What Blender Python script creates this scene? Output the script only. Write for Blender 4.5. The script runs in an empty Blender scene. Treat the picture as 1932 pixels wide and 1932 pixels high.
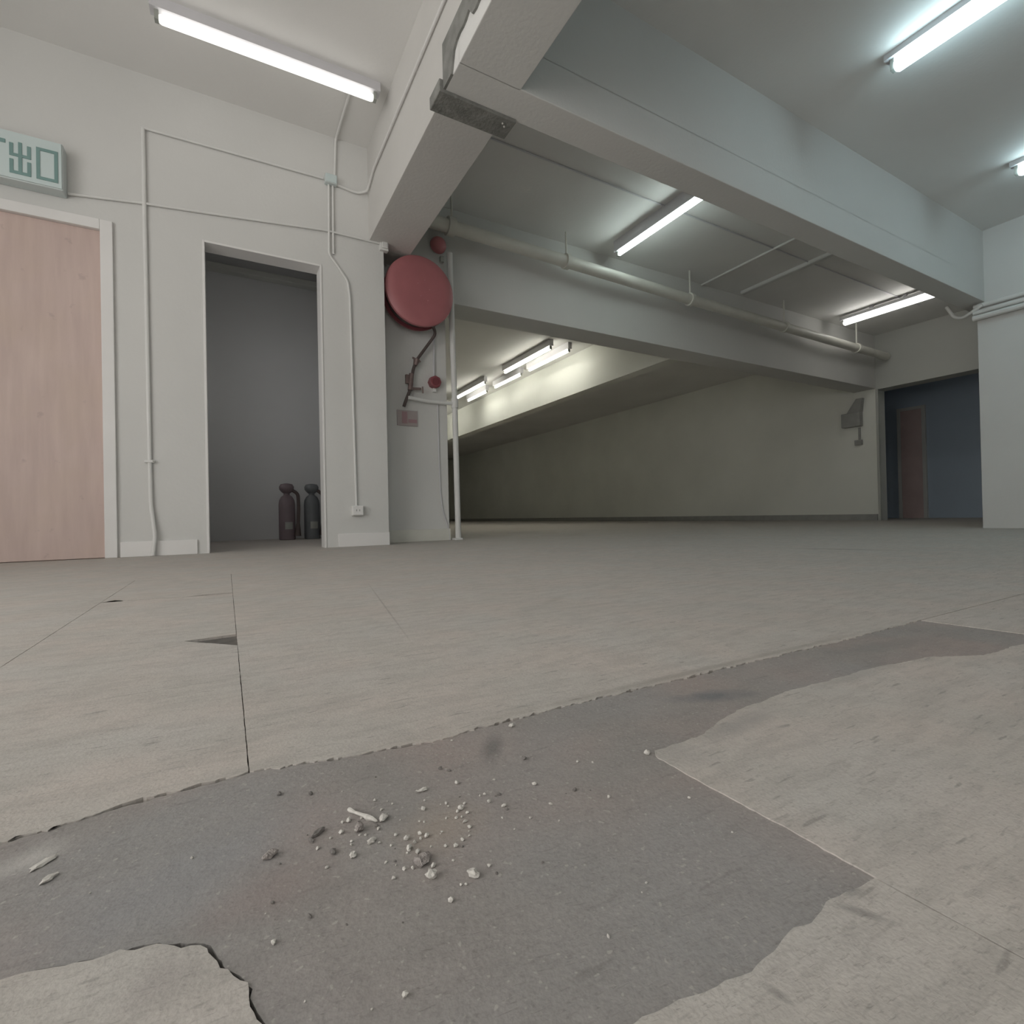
import bpy, bmesh, math, random
from mathutils import Vector, Matrix

random.seed(7)
S = bpy.context.scene
COL = S.collection

# ------------------------------------------------------------------ camera
F_PX = 956.0
CAM_H = 0.22
yaw, pit, rol = (math.radians(a) for a in (29.43, 0.40, -1.22))
fw = Vector((math.sin(yaw) * math.cos(pit), math.cos(yaw) * math.cos(pit), math.sin(pit)))
r0 = Vector((math.cos(yaw), -math.sin(yaw), 0))
u0 = r0.cross(fw)
rt = math.cos(rol) * r0 + math.sin(rol) * u0
up = -math.sin(rol) * r0 + math.cos(rol) * u0
cd = bpy.data.cameras.new('camera')
cd.sensor_width = 36.0
cd.lens = F_PX / 1932.0 * 36.0
cd.clip_start = 0.01
cd.clip_end = 100
cam = bpy.data.objects.new('camera', cd)
COL.objects.link(cam)
cam.matrix_world = Matrix(((rt.x, up.x, -fw.x, 0), (rt.y, up.y, -fw.y, 0), (rt.z, up.z, -fw.z, CAM_H), (0, 0, 0, 1)))
S.camera = cam

# ------------------------------------------------------------------ world, daylight, exposure
S.view_settings.view_transform = 'Standard'
S.view_settings.look = 'None'
S.view_settings.gamma = 1.0
S.view_settings.use_curve_mapping = False
S.view_settings.exposure = 0.08
w = bpy.data.worlds.new('overcast_sky')
S.world = w
w.use_nodes = True
w.node_tree.nodes['Background'].inputs[0].default_value = (1.0, 0.985, 0.955, 1)
w.node_tree.nodes['Background'].inputs[1].default_value = 3.1


def sky_portal(name, loc, rot, sx, sy):
    """portal in a window opening: it only guides the sky's light in"""
    ld = bpy.data.lights.new(name, 'AREA')
    ld.shape = 'RECTANGLE'
    ld.size, ld.size_y = sx, sy
    ld.cycles.is_portal = True
    o = bpy.data.objects.new(name, ld)
    COL.objects.link(o)
    o.location = loc
    o.rotation_euler = rot
    return o


# sky shines in by unseen windows added in the left, back and store walls
sky_portal('window_portal_left', (-2.74, 0.6, 1.435), (0, -math.pi / 2, 0), 2.63, 3.8)
sky_portal('window_portal_store', (-.87, 5.6, 1.75), (0, -math.pi / 2, 0), .9, .8)
sky_portal('window_portal_back', (-1.5, -4.20, 1.435), (math.pi / 2, 0, 0), 1.8, 2.63)

S.cycles.use_adaptive_sampling = True
S.cycles.adaptive_threshold = 0.06
S.cycles.caustics_reflective = False
S.cycles.caustics_refractive = False

TUBE_W = 9.0        # emission of the tubes

# ------------------------------------------------------------------ materials
MATS = {}


def mat(name, col, rough=0.7, var=0.06, scale=4.0, bump=0.0, bscale=60.0, metal=0.0, tint=None):
    if name in MATS:
        return MATS[name]
    m = bpy.data.materials.new(name)
    m.use_nodes = True
    nt = m.node_tree
    b = nt.nodes['Principled BSDF']
    b.inputs['Roughness'].default_value = rough
    b.inputs['Metallic'].default_value = metal
    tc = nt.nodes.new('ShaderNodeTexCoord')
    n = nt.nodes.new('ShaderNodeTexNoise')
    n.inputs['Scale'].default_value = scale
    n.inputs['Detail'].default_value = 6
    nt.links.new(tc.outputs['Object'], n.inputs['Vector'])
    rp = nt.nodes.new('ShaderNodeValToRGB')
    t = tint or col
    lo = [max(0, c * (1 - var)) for c in t]
    hi = [min(1, c * (1 + var)) for c in col]
    rp.color_ramp.elements[0].position = 0.3
    rp.color_ramp.elements[1].position = 0.7
    rp.color_ramp.elements[0].color = (*lo, 1)
    rp.color_ramp.elements[1].color = (*hi, 1)
    nt.links.new(n.outputs['Fac'], rp.inputs['Fac'])
    nt.links.new(rp.outputs['Color'], b.inputs['Base Color'])
    if bump > 0:
        n2 = nt.nodes.new('ShaderNodeTexNoise')
        n2.inputs['Scale'].default_value = bscale
        n2.inputs['Detail'].default_value = 5
        nt.links.new(tc.outputs['Object'], n2.inputs['Vector'])
        bp = nt.nodes.new('ShaderNodeBump')
        bp.inputs['Strength'].default_value = bump
        bp.inputs['Distance'].default_value = 0.01
        nt.links.new(n2.outputs['Fac'], bp.inputs['Height'])
        nt.links.new(bp.outputs['Normal'], b.inputs['Normal'])
    MATS[name] = m
    return m


def emit(name, col, strength):
    m = bpy.data.materials.new(name)
    m.use_nodes = True
    b = m.node_tree.nodes['Principled BSDF']
    b.inputs['Base Color'].default_value = (0.9, 0.9, 0.9, 1)
    b.inputs['Emission Color'].default_value = (*col, 1)
    b.inputs['Emission Strength'].default_value = strength
    MATS[name] = m
    return m


class NG:
    """tiny helper to chain shader nodes"""
    def __init__(s, name):
        s.m = bpy.data.materials.new(name)
        s.m.use_nodes = True
        s.nt = s.m.node_tree
        s.b = s.nt.nodes['Principled BSDF']
        s.tc = s.nt.nodes.new('ShaderNodeTexCoord').outputs['Object']

    def mapping(s, scale=(1, 1, 1), rot=(0, 0, 0), loc=(0, 0, 0)):
        n = s.nt.nodes.new('ShaderNodeMapping')
        n.inputs['Scale'].default_value = scale
        n.inputs['Rotation'].default_value = rot
        n.inputs['Location'].default_value = loc
        s.nt.links.new(s.tc, n.inputs['Vector'])
        return n.outputs[0]

    def noise(s, scale, detail=5, vec=None, rough=0.55):
        n = s.nt.nodes.new('ShaderNodeTexNoise')
        n.inputs['Scale'].default_value = scale
        n.inputs['Detail'].default_value = detail
        n.inputs['Roughness'].default_value = rough
        s.nt.links.new(vec or s.tc, n.inputs['Vector'])
        return n.outputs['Fac']

    def ramp(s, fac, a, b, ca=(0, 0, 0), cb=(1, 1, 1)):
        n = s.nt.nodes.new('ShaderNodeValToRGB')
        e = n.color_ramp.elements
        e[0].position, e[1].position = a, b
        e[0].color, e[1].color = (*ca, 1), (*cb, 1)
        s.nt.links.new(fac, n.inputs['Fac'])
        return n.outputs['Color']

    def mix(s, fac, a, b, mode='MIX'):
        n = s.nt.nodes.new('ShaderNodeMix')
        n.data_type = 'RGBA'
        n.blend_type = mode
        for sock, v in ((n.inputs[0], fac), (n.inputs[6], a), (n.inputs[7], b)):
            if isinstance(v, (int, float)):
                sock.default_value = v
            elif isinstance(v, tuple):
                sock.default_value = (*v, 1)
            else:
                s.nt.links.new(v, sock)
        return n.outputs[2]

    def math(s, op, a, b=None):
        n = s.nt.nodes.new('ShaderNodeMath')
        n.operation = op
        for i, v in enumerate((a, b)):
            if v is None:
                continue
            if isinstance(v, (int, float)):
                n.inputs[i].default_value = v
            else:
                s.nt.links.new(v, n.inputs[i])
        return n.outputs[0]

    def spot(s, x, y, rx, ry, rot=0.0, wob=0.5):
        """a soft stain with a shape of its own at floor position x, y"""
        n = s.nt.nodes.new('ShaderNodeMapping')
        n.vector_type = 'TEXTURE'
        n.inputs['Location'].default_value = (x, y, 0)
        n.inputs['Rotation'].default_value = (0, 0, rot)
        n.inputs['Scale'].default_value = (rx, ry, 1)
        s.nt.links.new(s.tc, n.inputs['Vector'])
        ln = s.nt.nodes.new('ShaderNodeVectorMath')
        ln.operation = 'LENGTH'
        s.nt.links.new(n.outputs[0], ln.inputs[0])
        if not hasattr(s, 'blot'):
            s.blot = s.noise(30, 3)      # one noise shared by all stains
        nz = s.blot
        d = s.math('ADD', ln.outputs['Value'], s.math('MULTIPLY', s.math('SUBTRACT', nz, 0.5), wob * 2))
        return s.ramp(d, 0.25, 1.0, (1, 1, 1), (0, 0, 0))


def floor_material(name, base, dark, pale, speck=0.0, scratch=0.5, stains=(), tint=0.35):
    g = NG(name)
    dents = []
    c = g.mix(g.ramp(g.noise(2.2, 3), 0.32, 0.70), base, tuple(x * 0.88 for x in base))
    c = g.mix(g.ramp(g.noise(22, 4), 0.35, 0.75), c, dark)
    tintn = g.ramp(g.noise(7, 1), 0.40, 0.65)
    c = g.mix(g.math('MULTIPLY', tintn, tint), c, (base[0] * 1.08, base[1] * 0.97, base[2] * 0.95))
    c = g.mix(g.math('MULTIPLY', g.ramp(g.noise(5, 1, g.mapping(loc=(2.3, 7.1, 0))), 0.48, 0.66), tint), c, (base[0] * 0.93, base[1] * 0.98, base[2] * 1.02))
    # trowel streaks along x
    st = g.ramp(g.noise(18, 2, g.mapping((0.35, 3.0, 1), (0, 0, 0.12))), 0.50, 0.74)
    c = g.mix(g.math('MULTIPLY', st, 0.30 * scratch), c, tuple(x * 0.62 for x in base))
    # short dark scuffs in two directions
    for i, (rz, th) in enumerate(((0.75, 0.655), (-0.55, 0.665))):
        sc = g.ramp(g.noise(26, 2, g.mapping((0.8, 4.5, 1), (0, 0, rz), (i * 3.1, 1.7, 0))), th, th + 0.07)
        c = g.mix(g.math('MULTIPLY', sc, 0.75 * scratch), c, tuple(x * 0.45 for x in base))
    # shallow dents drawn out along the trowel's path, in two sizes
    for i, (sc_, mp, rz, th, k) in enumerate(((14, (0.8, 3.0, 1), 0.10, 0.50, 0.30), (45, (0.9, 3.0, 1), 0.22, 0.56, 0.34), (120, (1.0, 4.0, 1), 0.8, 0.60, 0.45), (90, (1.0, 5.0, 1), 1.25, 0.64, 0.4), (58, (1.0, 3.4, 1), 0.62, 0.645, 0.75), (70, (1.0, 3.4, 1), -0.35, 0.655, 0.7))):
        sc = g.ramp(g.noise(sc_, 2, g.mapping(mp, (0, 0, rz), (i * 1.3, i * 2.7, 0))), th, th + 0.10)
        dents.append((sc, k))
        c = g.mix(g.math('MULTIPLY', sc, k * scratch), c, tuple(x * 0.62 for x in base))
    c = g.mix(g.math('MULTIPLY', g.ramp(g.noise(420, 2), 0.42, 0.75), 0.30), c, pale)
    c = g.mix(g.math('MULTIPLY', g.ramp(g.noise(330, 2, g.mapping(loc=(5, 2, 0))), 0.50, 0.78), 0.35), c, tuple(x * 0.6 for x in base))
    if speck:
        c = g.mix(g.math('MULTIPLY', g.ramp(g.noise(240, 1), 0.69, 0.74), speck), c, (0.55, 0.52, 0.48))
    for (x, y, rx, ry, rz, k, colr) in stains:
        c = g.mix(g.math('MULTIPLY', g.spot(x, y, rx, ry, rz), k), c, colr)
    g.nt.links.new(c, g.b.inputs['Base Color'])
    g.b.inputs['Roughness'].default_value = 0.78
    g.b.inputs['Specular IOR Level'].default_value = 0.3
    h = g.math('ADD', g.math('MULTIPLY', g.noise(60, 4), 0.6), g.math('MULTIPLY', g.noise(380, 2), 0.25))
    for sc, k in dents[1:3]:
        h = g.math('SUBTRACT', h, g.math('MULTIPLY', sc, 0.26 * k))
    bp = g.nt.nodes.new('ShaderNodeBump')
    bp.inputs['Strength'].default_value = 0.75
    bp.inputs['Distance'].default_value = 0.0018
    g.nt.links.new(h, bp.inputs['Height'])
    g.nt.links.new(bp.outputs['Normal'], g.b.inputs['Normal'])
    return g.m


M_WALL = mat('white_wall_paint', (0.68, 0.675, 0.655), 0.75, 0.035, 1.2, 0.12, 45)
M_CEIL = mat('white_ceiling_paint', (0.81, 0.80, 0.78), 0.8, 0.04, 1.0, 0.10, 40)
M_BEAM = mat('beam_paint', (0.64, 0.625, 0.60), 0.8, 0.05, 1.3, 0.15, 45)
M_BACK = mat('back_wall_paint', (0.82, 0.825, 0.77), 0.8, 0.05, 0.9, 0.1, 40)
M_STORE = mat('store_room_paint', (0.66, 0.665, 0.67), 0.8, 0.04, 0.9)
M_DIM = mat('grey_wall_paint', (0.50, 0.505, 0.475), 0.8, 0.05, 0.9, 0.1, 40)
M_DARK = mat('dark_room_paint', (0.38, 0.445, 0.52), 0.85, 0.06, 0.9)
M_RAW = mat('raw_concrete', (0.215, 0.215, 0.20), 0.9, 0.22, 14, 0.5, 60)
M_TRIM = mat('white_gloss_trim', (0.80, 0.785, 0.77), 0.45, 0.03, 3)
M_PIPE = mat('cream_pipe_paint', (0.70, 0.69, 0.63), 0.45, 0.05, 6)
M_COND = mat('white_conduit', (0.75, 0.745, 0.725), 0.5, 0.03, 6)
M_BATTEN = mat('batten_enamel', (0.62, 0.61, 0.63), 0.4, 0.03, 6)
M_CAP = mat('lamp_socket_grey', (0.34, 0.35, 0.32), 0.5, 0.05, 20)
M_RED = mat('red_enamel', (0.42, 0.155, 0.165), 0.38, 0.06, 5)
M_REDD = mat('dark_red_plastic', (0.26, 0.075, 0.085), 0.45, 0.08, 20)
M_HOSE = mat('hose_rubber', (0.105, 0.08, 0.075), 0.6, 0.1, 30)
M_METAL = mat('dull_valve_metal', (0.22, 0.16, 0.15), 0.45, 0.15, 30, metal=0.3)
M_PLATE = mat('pinkish_notice', (0.43, 0.375, 0.37), 0.55, 0.03, 10)
M_PRINT = mat('notice_print', (0.40, 0.26, 0.27), 0.6, 0.03, 10)
M_SIGN = mat('exit_sign_face', (0.61, 0.70, 0.695), 0.4, 0.02, 6)
M_SIGNB = mat('exit_sign_box', (0.60, 0.655, 0.65), 0.5, 0.02, 6)
M_GREEN = mat('exit_sign_green', (0.20, 0.325, 0.31), 0.5, 0.05, 12)
M_PLAST = mat('plaster_crumb', (0.60, 0.575, 0.535), 0.85, 0.12, 300)
M_GREYC = mat('grey_concrete_crumb', (0.40, 0.36, 0.34), 0.9, 0.25, 300, 0.5, 700)
M_DKC = mat('dark_crumb', (0.19, 0.175, 0.165), 0.9, 0.25, 300)
M_MAROON = mat('maroon_cylinder_paint', (0.20, 0.155, 0.17), 0.5, 0.1, 8)
M_NAVY = mat('charcoal_cylinder_paint', (0.155, 0.165, 0.175), 0.5, 0.1, 8)
M_BROWN = mat('red_brown_door_paint', (0.47, 0.36, 0.34), 0.6, 0.08, 3)
M_BOX = mat('dark_grey_cabinet', (0.36, 0.36, 0.345), 0.6, 0.08, 8)


def door_material():
    g = NG('plywood_door')
    n = g.noise(3.0, 6, g.mapping((6, 6, 0.7)))
    c = g.ramp(n, 0.3, 0.7, (0.56, 0.43, 0.39), (0.65, 0.51, 0.46))
    c = g.mix(g.math('MULTIPLY', g.ramp(g.noise(2.4, 3), 0.45, 0.7), 0.4), c, (0.58, 0.45, 0.355))
    c = g.mix(g.math('MULTIPLY', g.ramp(g.noise(14, 3), 0.66, 0.74), 0.35), c, (0.36, 0.27, 0.25))
    g.nt.links.new(c, g.b.inputs['Base Color'])
    g.b.inputs['Roughness'].default_value = 0.5
    return g.m


M_DOOR = door_material()
SLAB_ST = [(2.9, 1.50, 0.30, 0.045, -1.15, 0.5, (0.20, 0.195, 0.18)), (0.75, 1.1, 0.10, 0.02, 0.6, 0.2, (0.30, 0.27, 0.22)),
           (0.98, 0.345, 0.060, 0.016, -0.5, 0.65, (0.21, 0.21, 0.205)), (0.45, 0.345, 0.09, 0.022, 0.05, 0.75, (0.36, 0.34, 0.32)), (0.70, 0.365, 0.12, 0.016, 0.0, 0.5, (0.36, 0.35, 0.33)),
           (0.298, 0.150, 0.004, 0.014, 0.5, 0.55, (0.20, 0.19, 0.18)), (0.215, 0.145, 0.003, 0.008, 0.2, 0.5, (0.2, 0.19, 0.18)), (0.312, 0.163, 0.010, 0.006, 0.3, 0.6, (0.18, 0.18, 0.18)),
           (0.62, 0.487, 0.50, 0.010, -0.02, 0.5, (0.30, 0.27, 0.24)), (-0.03, 0.300, 0.022, 0.016, 0.6, 0.35, (0.33, 0.30, 0.29)),
           (0.36, 0.340, 0.03, 0.05, 0.2, 0.4, (0.40, 0.375, 0.355)), (0.35, 1.315, 0.52, 0.0028, 1.417, 0.5, (0.28, 0.25, 0.22)),
           (-0.07, 0.814, 0.17, 0.0022, 0.02, 0.5, (0.30, 0.28, 0.25)), (-0.62, 2.86, 0.05, 0.008, 0.0, 0.6, (0.28, 0.26, 0.24))]
M_DIRT = mat('joint_dirt', (0.12, 0.11, 0.10), 0.95, 0.2, 40)
M_SLAB = floor_material('floor_topping', (0.56, 0.525, 0.485), (0.48, 0.45, 0.415), (0.66, 0.625, 0.58), 0.0, 0.9, SLAB_ST)
PATCH_ST = [(0.217, 0.432, 0.014, 0.04, -0.5, 0.55, (0.11, 0.115, 0.115)), (0.50, 0.415, 0.065, 0.022, -0.3, 0.6, (0.125, 0.145, 0.165)),
            (-0.118, 0.452, 0.030, 0.020, 0.4, 0.55, (0.60, 0.58, 0.55)), (0.13, 0.345, 0.045, 0.035, 0.2, 0.45, (0.40, 0.33, 0.27)),
            (-0.02, 0.38, 0.12, 0.05, 0.3, 0.35, (0.30, 0.305, 0.32)), (0.02, 0.335, 0.05, 0.028, 0.2, 0.4, (0.30, 0.245, 0.235)),
            (0.90, 0.42, 0.16, 0.03, -0.2, 0.35, (0.20, 0.21, 0.205))]
M_PATCH = floor_material('dark_floor_screed', (0.345, 0.322, 0.305), (0.29, 0.272, 0.26), (0.42, 0.40, 0.375), 0.4, 0.38, PATCH_ST, 0.8)

# ------------------------------------------------------------------ mesh helpers


def box(bm, x0, x1, y0, y1, z0, z1, bev=0.0):
    vs = [bm.verts.new((x, y, z)) for x in (x0, x1) for y in (y0, y1) for z in (z0, z1)]
    q = [(0, 1, 3, 2), (4, 6, 7, 5), (0, 4, 5, 1), (2, 3, 7, 6), (0, 2, 6, 4), (1, 5, 7, 3)]
    fs = [bm.faces.new([vs[i] for i in f]) for f in q]
    if bev:
        es = list({e for f in fs for e in f.edges})
        bmesh.ops.bevel(bm, geom=es, offset=bev, segments=2, affect='EDGES', profile=0.5)
    return bm


def frames(pts):
    out = []
    n = len(pts)
    prev = None
    for i in range(n):
        a = pts[max(i - 1, 0)]
        b = pts[min(i + 1, n - 1)]
        t = (b - a).normalized()
        if prev is None:
            ref = Vector((0, 0, 1)) if abs(t.z) < 0.9 else Vector((1, 0, 0))
            s = t.cross(ref).normalized()
        else:
            s = (prev - t * prev.dot(t)).normalized()
        prev = s
        out.append((t, s, t.cross(s).normalized()))
    return out


def tube(bm, pts, r, seg=12, caps=True):
    pts = [Vector(p) for p in pts]
    fr = frames(pts)
    rings = []
    for i, (p, (t, s, u)) in enumerate(zip(pts, fr)):
        k = r[i] if isinstance(r, (list, tuple)) else r
        if 0 < i < len(pts) - 1:
            d1 = (pts[i] - pts[i - 1]).normalized()
            d2 = (pts[i + 1] - pts[i]).normalized()
            half = max(0.35, d1.dot((d1 + d2).normalized()) if (d1 + d2).length > 1e-6 else 1)
        else:
            half = 1
        rings.append([bm.verts.new(p + (s * math.cos(2 * math.pi * j / seg) + u * math.sin(2 * math.pi * j / seg)) * k / (half if half > 0.7 else 1)) for j in range(seg)])
    for a, b in zip(rings, rings[1:]):
        for j in range(seg):
            bm.faces.new((a[j], a[(j + 1) % seg], b[(j + 1) % seg], b[j]))
    if caps:
        bm.faces.new(list(reversed(rings[0])))
        bm.faces.new(rings[-1])
    return bm


def rounded(pts, rad=0.03, n=5):
    """polyline with its corners rounded"""
    pts = [Vector(p) for p in pts]
    out = [pts[0]]
    for a, b, c in zip(pts, pts[1:], pts[2:]):
        k = min(rad, (a - b).length * 0.45, (c - b).length * 0.45)
        p, q = b + (a - b).normalized() * k, b + (c - b).normalized() * k
        for i in range(n + 1):
            t = i / n
            out.append(p * (1 - t) ** 2 + b * 2 * t * (1 - t) + q * t * t)
    out.append(pts[-1])
    return out


def lathe(bm, prof, c, axis='z', seg=28):
    """prof: list of (radius, height) along axis from c"""
    c = Vector(c)
    rings = []
    for r, h in prof:
        ring = []
        for j in range(seg):
            a = 2 * math.pi * j / seg
            x, y = r * math.cos(a), r * math.sin(a)
            v = {'z': Vector((x, y, h)), 'y': Vector((x, h, y)), 'x': Vector((h, x, y))}[axis]
            ring.append(bm.verts.new(c + v))
        rings.append(ring)
    for a, b in zip(rings, rings[1:]):
        for j in range(seg):
            bm.faces.new((a[j], a[(j + 1) % seg], b[(j + 1) % seg], b[j]))
    bm.faces.new(rings[0])
    bm.faces.new(rings[-1])
    return bm


def bmn():
    return bmesh.new()


def obj(name, bm, m, parent=None, origin=None, smooth=False, **props):
    """link the bmesh (built in world coordinates) as one object"""
    bmesh.ops.recalc_face_normals(bm, faces=bm.faces[:])
    base = Vector(origin) if origin is not None else Vector((0, 0, 0))
    if parent is not None:
        p, base = parent, Vector((0, 0, 0))
        while p is not None:
            base = base + Vector(p.location)
            p = p.parent
        off = base
    else:
        off = base
    for v in bm.verts:
        v.co -= off
    me = bpy.data.meshes.new(name)
    bm.to_mesh(me)
    bm.free()
    me.materials.append(m)
    if smooth:
        me.shade_smooth()
        me.set_sharp_from_angle(angle=math.radians(35))
    o = bpy.data.objects.new(name, me)
    COL.objects.link(o)
    if parent is not None:
        o.parent = parent
    else:
        o.location = base
    for k, v in props.items():
        o[k] = v
    return o


def thing(name, loc, label, category, group=None):
    o = bpy.data.objects.new(name, None)
    COL.objects.link(o)
    o.location = loc
    o.empty_display_size = 0.05
    o['label'] = label
    o['category'] = category
    if group:
        o['group'] = group
    return o


def struct(name, bm, m, label, category, **kw):
    return obj(name, bm, m, kind='structure', label=label, category=category, **kw)


# ------------------------------------------------------------------ structure
YW = 4.15          # face of the wall with the doors
XR = 9.90          # face of the far right wall
b = bmn()          # floor base
box(b, -2.9, 12.4, -4.4, 24.4, -0.25, -0.0045)
FLOOR = struct('floor', b, M_DIRT, 'dark worn concrete floor with paler patched topping slabs', 'floor')


def jag(pts, amp, step):
    """closed outline with ragged edges; amp is one number or one per edge"""
    out = []
    n = len(pts)
    for i in range(n):
        a, c = Vector(pts[i]), Vector(pts[(i + 1) % n])
        k = amp[i] if isinstance(amp, (list, tuple)) else amp
        out.append(a)
        L = (c - a).length
        if k <= 0:
            continue
        m = max(1, min(420, int(L / step)))
        nrm = Vector((-(c - a).y, (c - a).x)).normalized()
        off = 0
        for j in range(1, m):
            off = off * 0.72 + random.uniform(-1, 1) * k * 0.6
            out.append(a + (c - a) * ((j + random.uniform(-.3, .3)) / m) + nrm * (off + random.uniform(-1, 1) * k * 0.30))
    return out


def slab(pts, amp, step=0.006, top=0.0, m=None, name='slab'):
    pl = jag(pts, amp, step)
    b = bmn()
    top_v = [b.verts.new((p.x, p.y, top)) for p in pl]
    b.faces.new(top_v)
    low = [b.verts.new((p.x + random.uniform(-.0006, .0006), p.y + random.uniform(-.0006, .0006), -0.0125)) for p in pl]
    for i in range(len(pl)):
        j = (i + 1) % len(pl)
        b.faces.new((top_v[i], low[i], low[j], top_v[j]))
    bmesh.ops.triangulate(b, faces=[f for f in b.faces if len(f.verts) > 4])
    return obj(name, b, m or M_SLAB, FLOOR)


J = 0.0012
# north field, left of the first long joint, between the two joints, and right of them
slab([(-2.6, .505), (-.3112, .492), (-.3112, 2.43), (-2.6, 2.43)], [.004, .0003, 0, 0], .005)
slab([(-.310, .492), (-.14, .486), (-.085, .497), (-.054, .501), (.0136, .506), (.0136, 1.028), (-.073, 1.121), (.0136, 1.131), (.0136, 1.772), (-.115, 1.781), (-.225, 1.799), (-.310, 1.806)],
     [.0040, .0040, .0040, .0035, .0003, .0006, .0006, .0004, .0012, .0012, .0012, .0003], .0035)
slab([(-.310, 1.812), (-.285, 1.842), (-.255, 1.812), (-.10, 1.788), (-.06, 1.799), (.0136, 1.797), (.0136, 2.43), (-.310, 2.43)], [.002, .002, .002, .001, .001, .0006, 0, .0006])
slab([(.0146, .506), (.09, .490), (.165, .478), (.30, .481), (.443, .479), (.70, .474), (.911, .470), (1.17, .472), (9.85, .50), (9.85, 2.43), (.0146, 2.43)],
     [.0045, .004, .004, .004, .004, .0035, .003, 0, 0, 0, .0003], .0035)
slab([(-2.6, 2.431), (12.2, 2.431), (12.2, 6.4), (9.85, 6.4), (9.85, 24.0), (-2.6, 24.0)], 0)
# right-hand fields
slab([(.334, .165), (.334, .335), (.342, .347), (.409, .347), (.487, .369), (.604, .374), (.762, .367), (.89, .350), (.975, .312), (1.178, .300), (1.182, -4.3), (.338, -4.3)],
     [.0012, .002, .002, .002, .002, .002, .002, .003, .002, 0, 0, .0005])
slab([(1.172, .470), (1.184, .300), (1.186, -4.3), (9.85, -4.3), (9.85, .498)], [.0012, .0006, 0, 0, 0])
slab([(.02, .175), (.15, .168), (.215, .158), (.30, .163), (.3325, .160), (.3365, -4.3), (.02, -4.3)], [.002, .002, .002, .0015, .0004, 0, 0])
# lower left field
slab([(-2.6, .36), (-.13, .342), (-.099, .340), (-.062, .331), (-.035, .326), (-.015, .313), (-.006, .292), (.006, .272), (.0075, .258), (.013, .245), (.012, -4.3), (-2.6, -4.3)],
     [0, .002, .0025, .0025, .002, .002, .002, .0015, .0015, .001, 0, 0], 0.004)

# the dark infill between them, a touch lower
slab([(-2.6, .361), (-2.6, .503), (-.31, .4908), (-.14, .4848), (-.085, .4958), (-.054, .4998), (.0140, .5046), (.09, .4888), (.165, .4768), (.30, .4798), (.443, .4778), (.70, .4728), (.911, .4688), (1.17, .4708),
      (1.1835, .2960), (.975, .3070), (.89, .3450), (.762, .3620), (.604, .3690), (.487, .3640), (.409, .3420), (.345, .3420), (.3370, .336), (.3360, .1560), (.30, .1580), (.215, .1530), (.15, .1630), (.0155, .1700),
      (.0145, .245), (.0090, .258), (.0075, .2725), (-.0045, .2935), (-.0135, .3145), (-.034, .3275), (-.061, .3325), (-.099, .3415), (-.13, .3435)],
     [0] + [.0026] * 12 + [.001] + [.0015] * 22 + [.001], .0035, -.0010, M_PATCH, 'screed_patch')

# wall with the doors
b = bmn()
box(b, -2.9, -1.58, YW, YW + .15, -.02, 3.4)
box(b, -1.58, -.62, YW, YW + .15, 2.19, 3.4)
box(b, -1.58, -.62, YW + .11, YW + .15, -.02, 2.19)  # backing added behind the door leaf to stop sky leaking under it
box(b, -.62, -.115, YW, YW + .15, -.02, 3.4)
box(b, -.115, .675, YW, YW + .15, 2.21, 3.4)
box(b, .675, 1.17, YW, YW + .15, -.02, 3.4)
struct('wall_front', b, M_WALL, 'white painted wall holding a wooden door and an open doorway', 'wall')
b = bmn()
box(b, -2.9, -2.6, -4.4, -1.3, -.02, 3.4)
box(b, -2.9, -2.6, 2.5, 4.2, -.02, 3.4)
box(b, -2.9, -2.6, -1.3, 2.5, -.02, .12)
box(b, -2.9, -2.6, -1.3, 2.5, 2.75, 3.4)
struct('wall_left', b, M_WALL, 'white wall with a wide added window, left of the view', 'wall')
b = bmn()
box(b, -2.6, -2.4, -4.4, -4.0, -.02, 3.4)
box(b, -.6, 7.0, -4.4, -4.0, -.02, 3.4)
box(b, -2.4, -.6, -4.4, -4.0, -.02, .12)
box(b, -2.4, -.6, -4.4, -4.0, 2.75, 3.4)
struct('wall_back', b, M_WALL, 'white wall with a wide added window, behind the camera', 'wall')
for nm, x0, x1, y0, y1, ax in (('added_window_1', -2.82, -2.78, -1.3, 2.5, 'y'), ('added_window_2', -2.4, -.6, -4.32, -4.28, 'x')):
    b = bmn()  # frames of the unseen windows added to let daylight in from left and behind
    for z0, z1 in ((.12, .18), (2.69, 2.75)):
        box(b, x0, x1, y0, y1, z0, z1)
    for k in range(5):
        if ax == 'y':
            y = y0 + (y1 - y0 - .05) * k / 4
            box(b, x0, x1, y, y + .05, .18, 2.69)
        else:
            x = x0 + (x1 - x0 - .05) * k / 4
            box(b, x, x + .05, y0, y1, .18, 2.69)
    struct(nm, b, M_BATTEN, 'grey metal frame of an added unseen window of tall lights' + (' in the left wall' if ax == 'y' else ' in the rear wall'), 'window')
# pier on the right and the wall that continues behind it
b = bmn()
box(b, 6.45, 6.9, -4.4, 2.06, -.02, 3.3, .006)
struct('pillar', b, M_WALL, 'wide white pier at the right edge under the long beam', 'pillar')
b = bmn()
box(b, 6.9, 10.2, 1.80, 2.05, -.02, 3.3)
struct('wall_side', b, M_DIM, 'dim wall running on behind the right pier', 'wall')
# column with the hose reel
b = bmn()
box(b, 1.17, 1.84, 4.47, 4.92, -.02, 3.3, .006)
struct('pillar', b, M_WALL, 'narrow white column behind the red hose reel', 'pillar')
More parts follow.
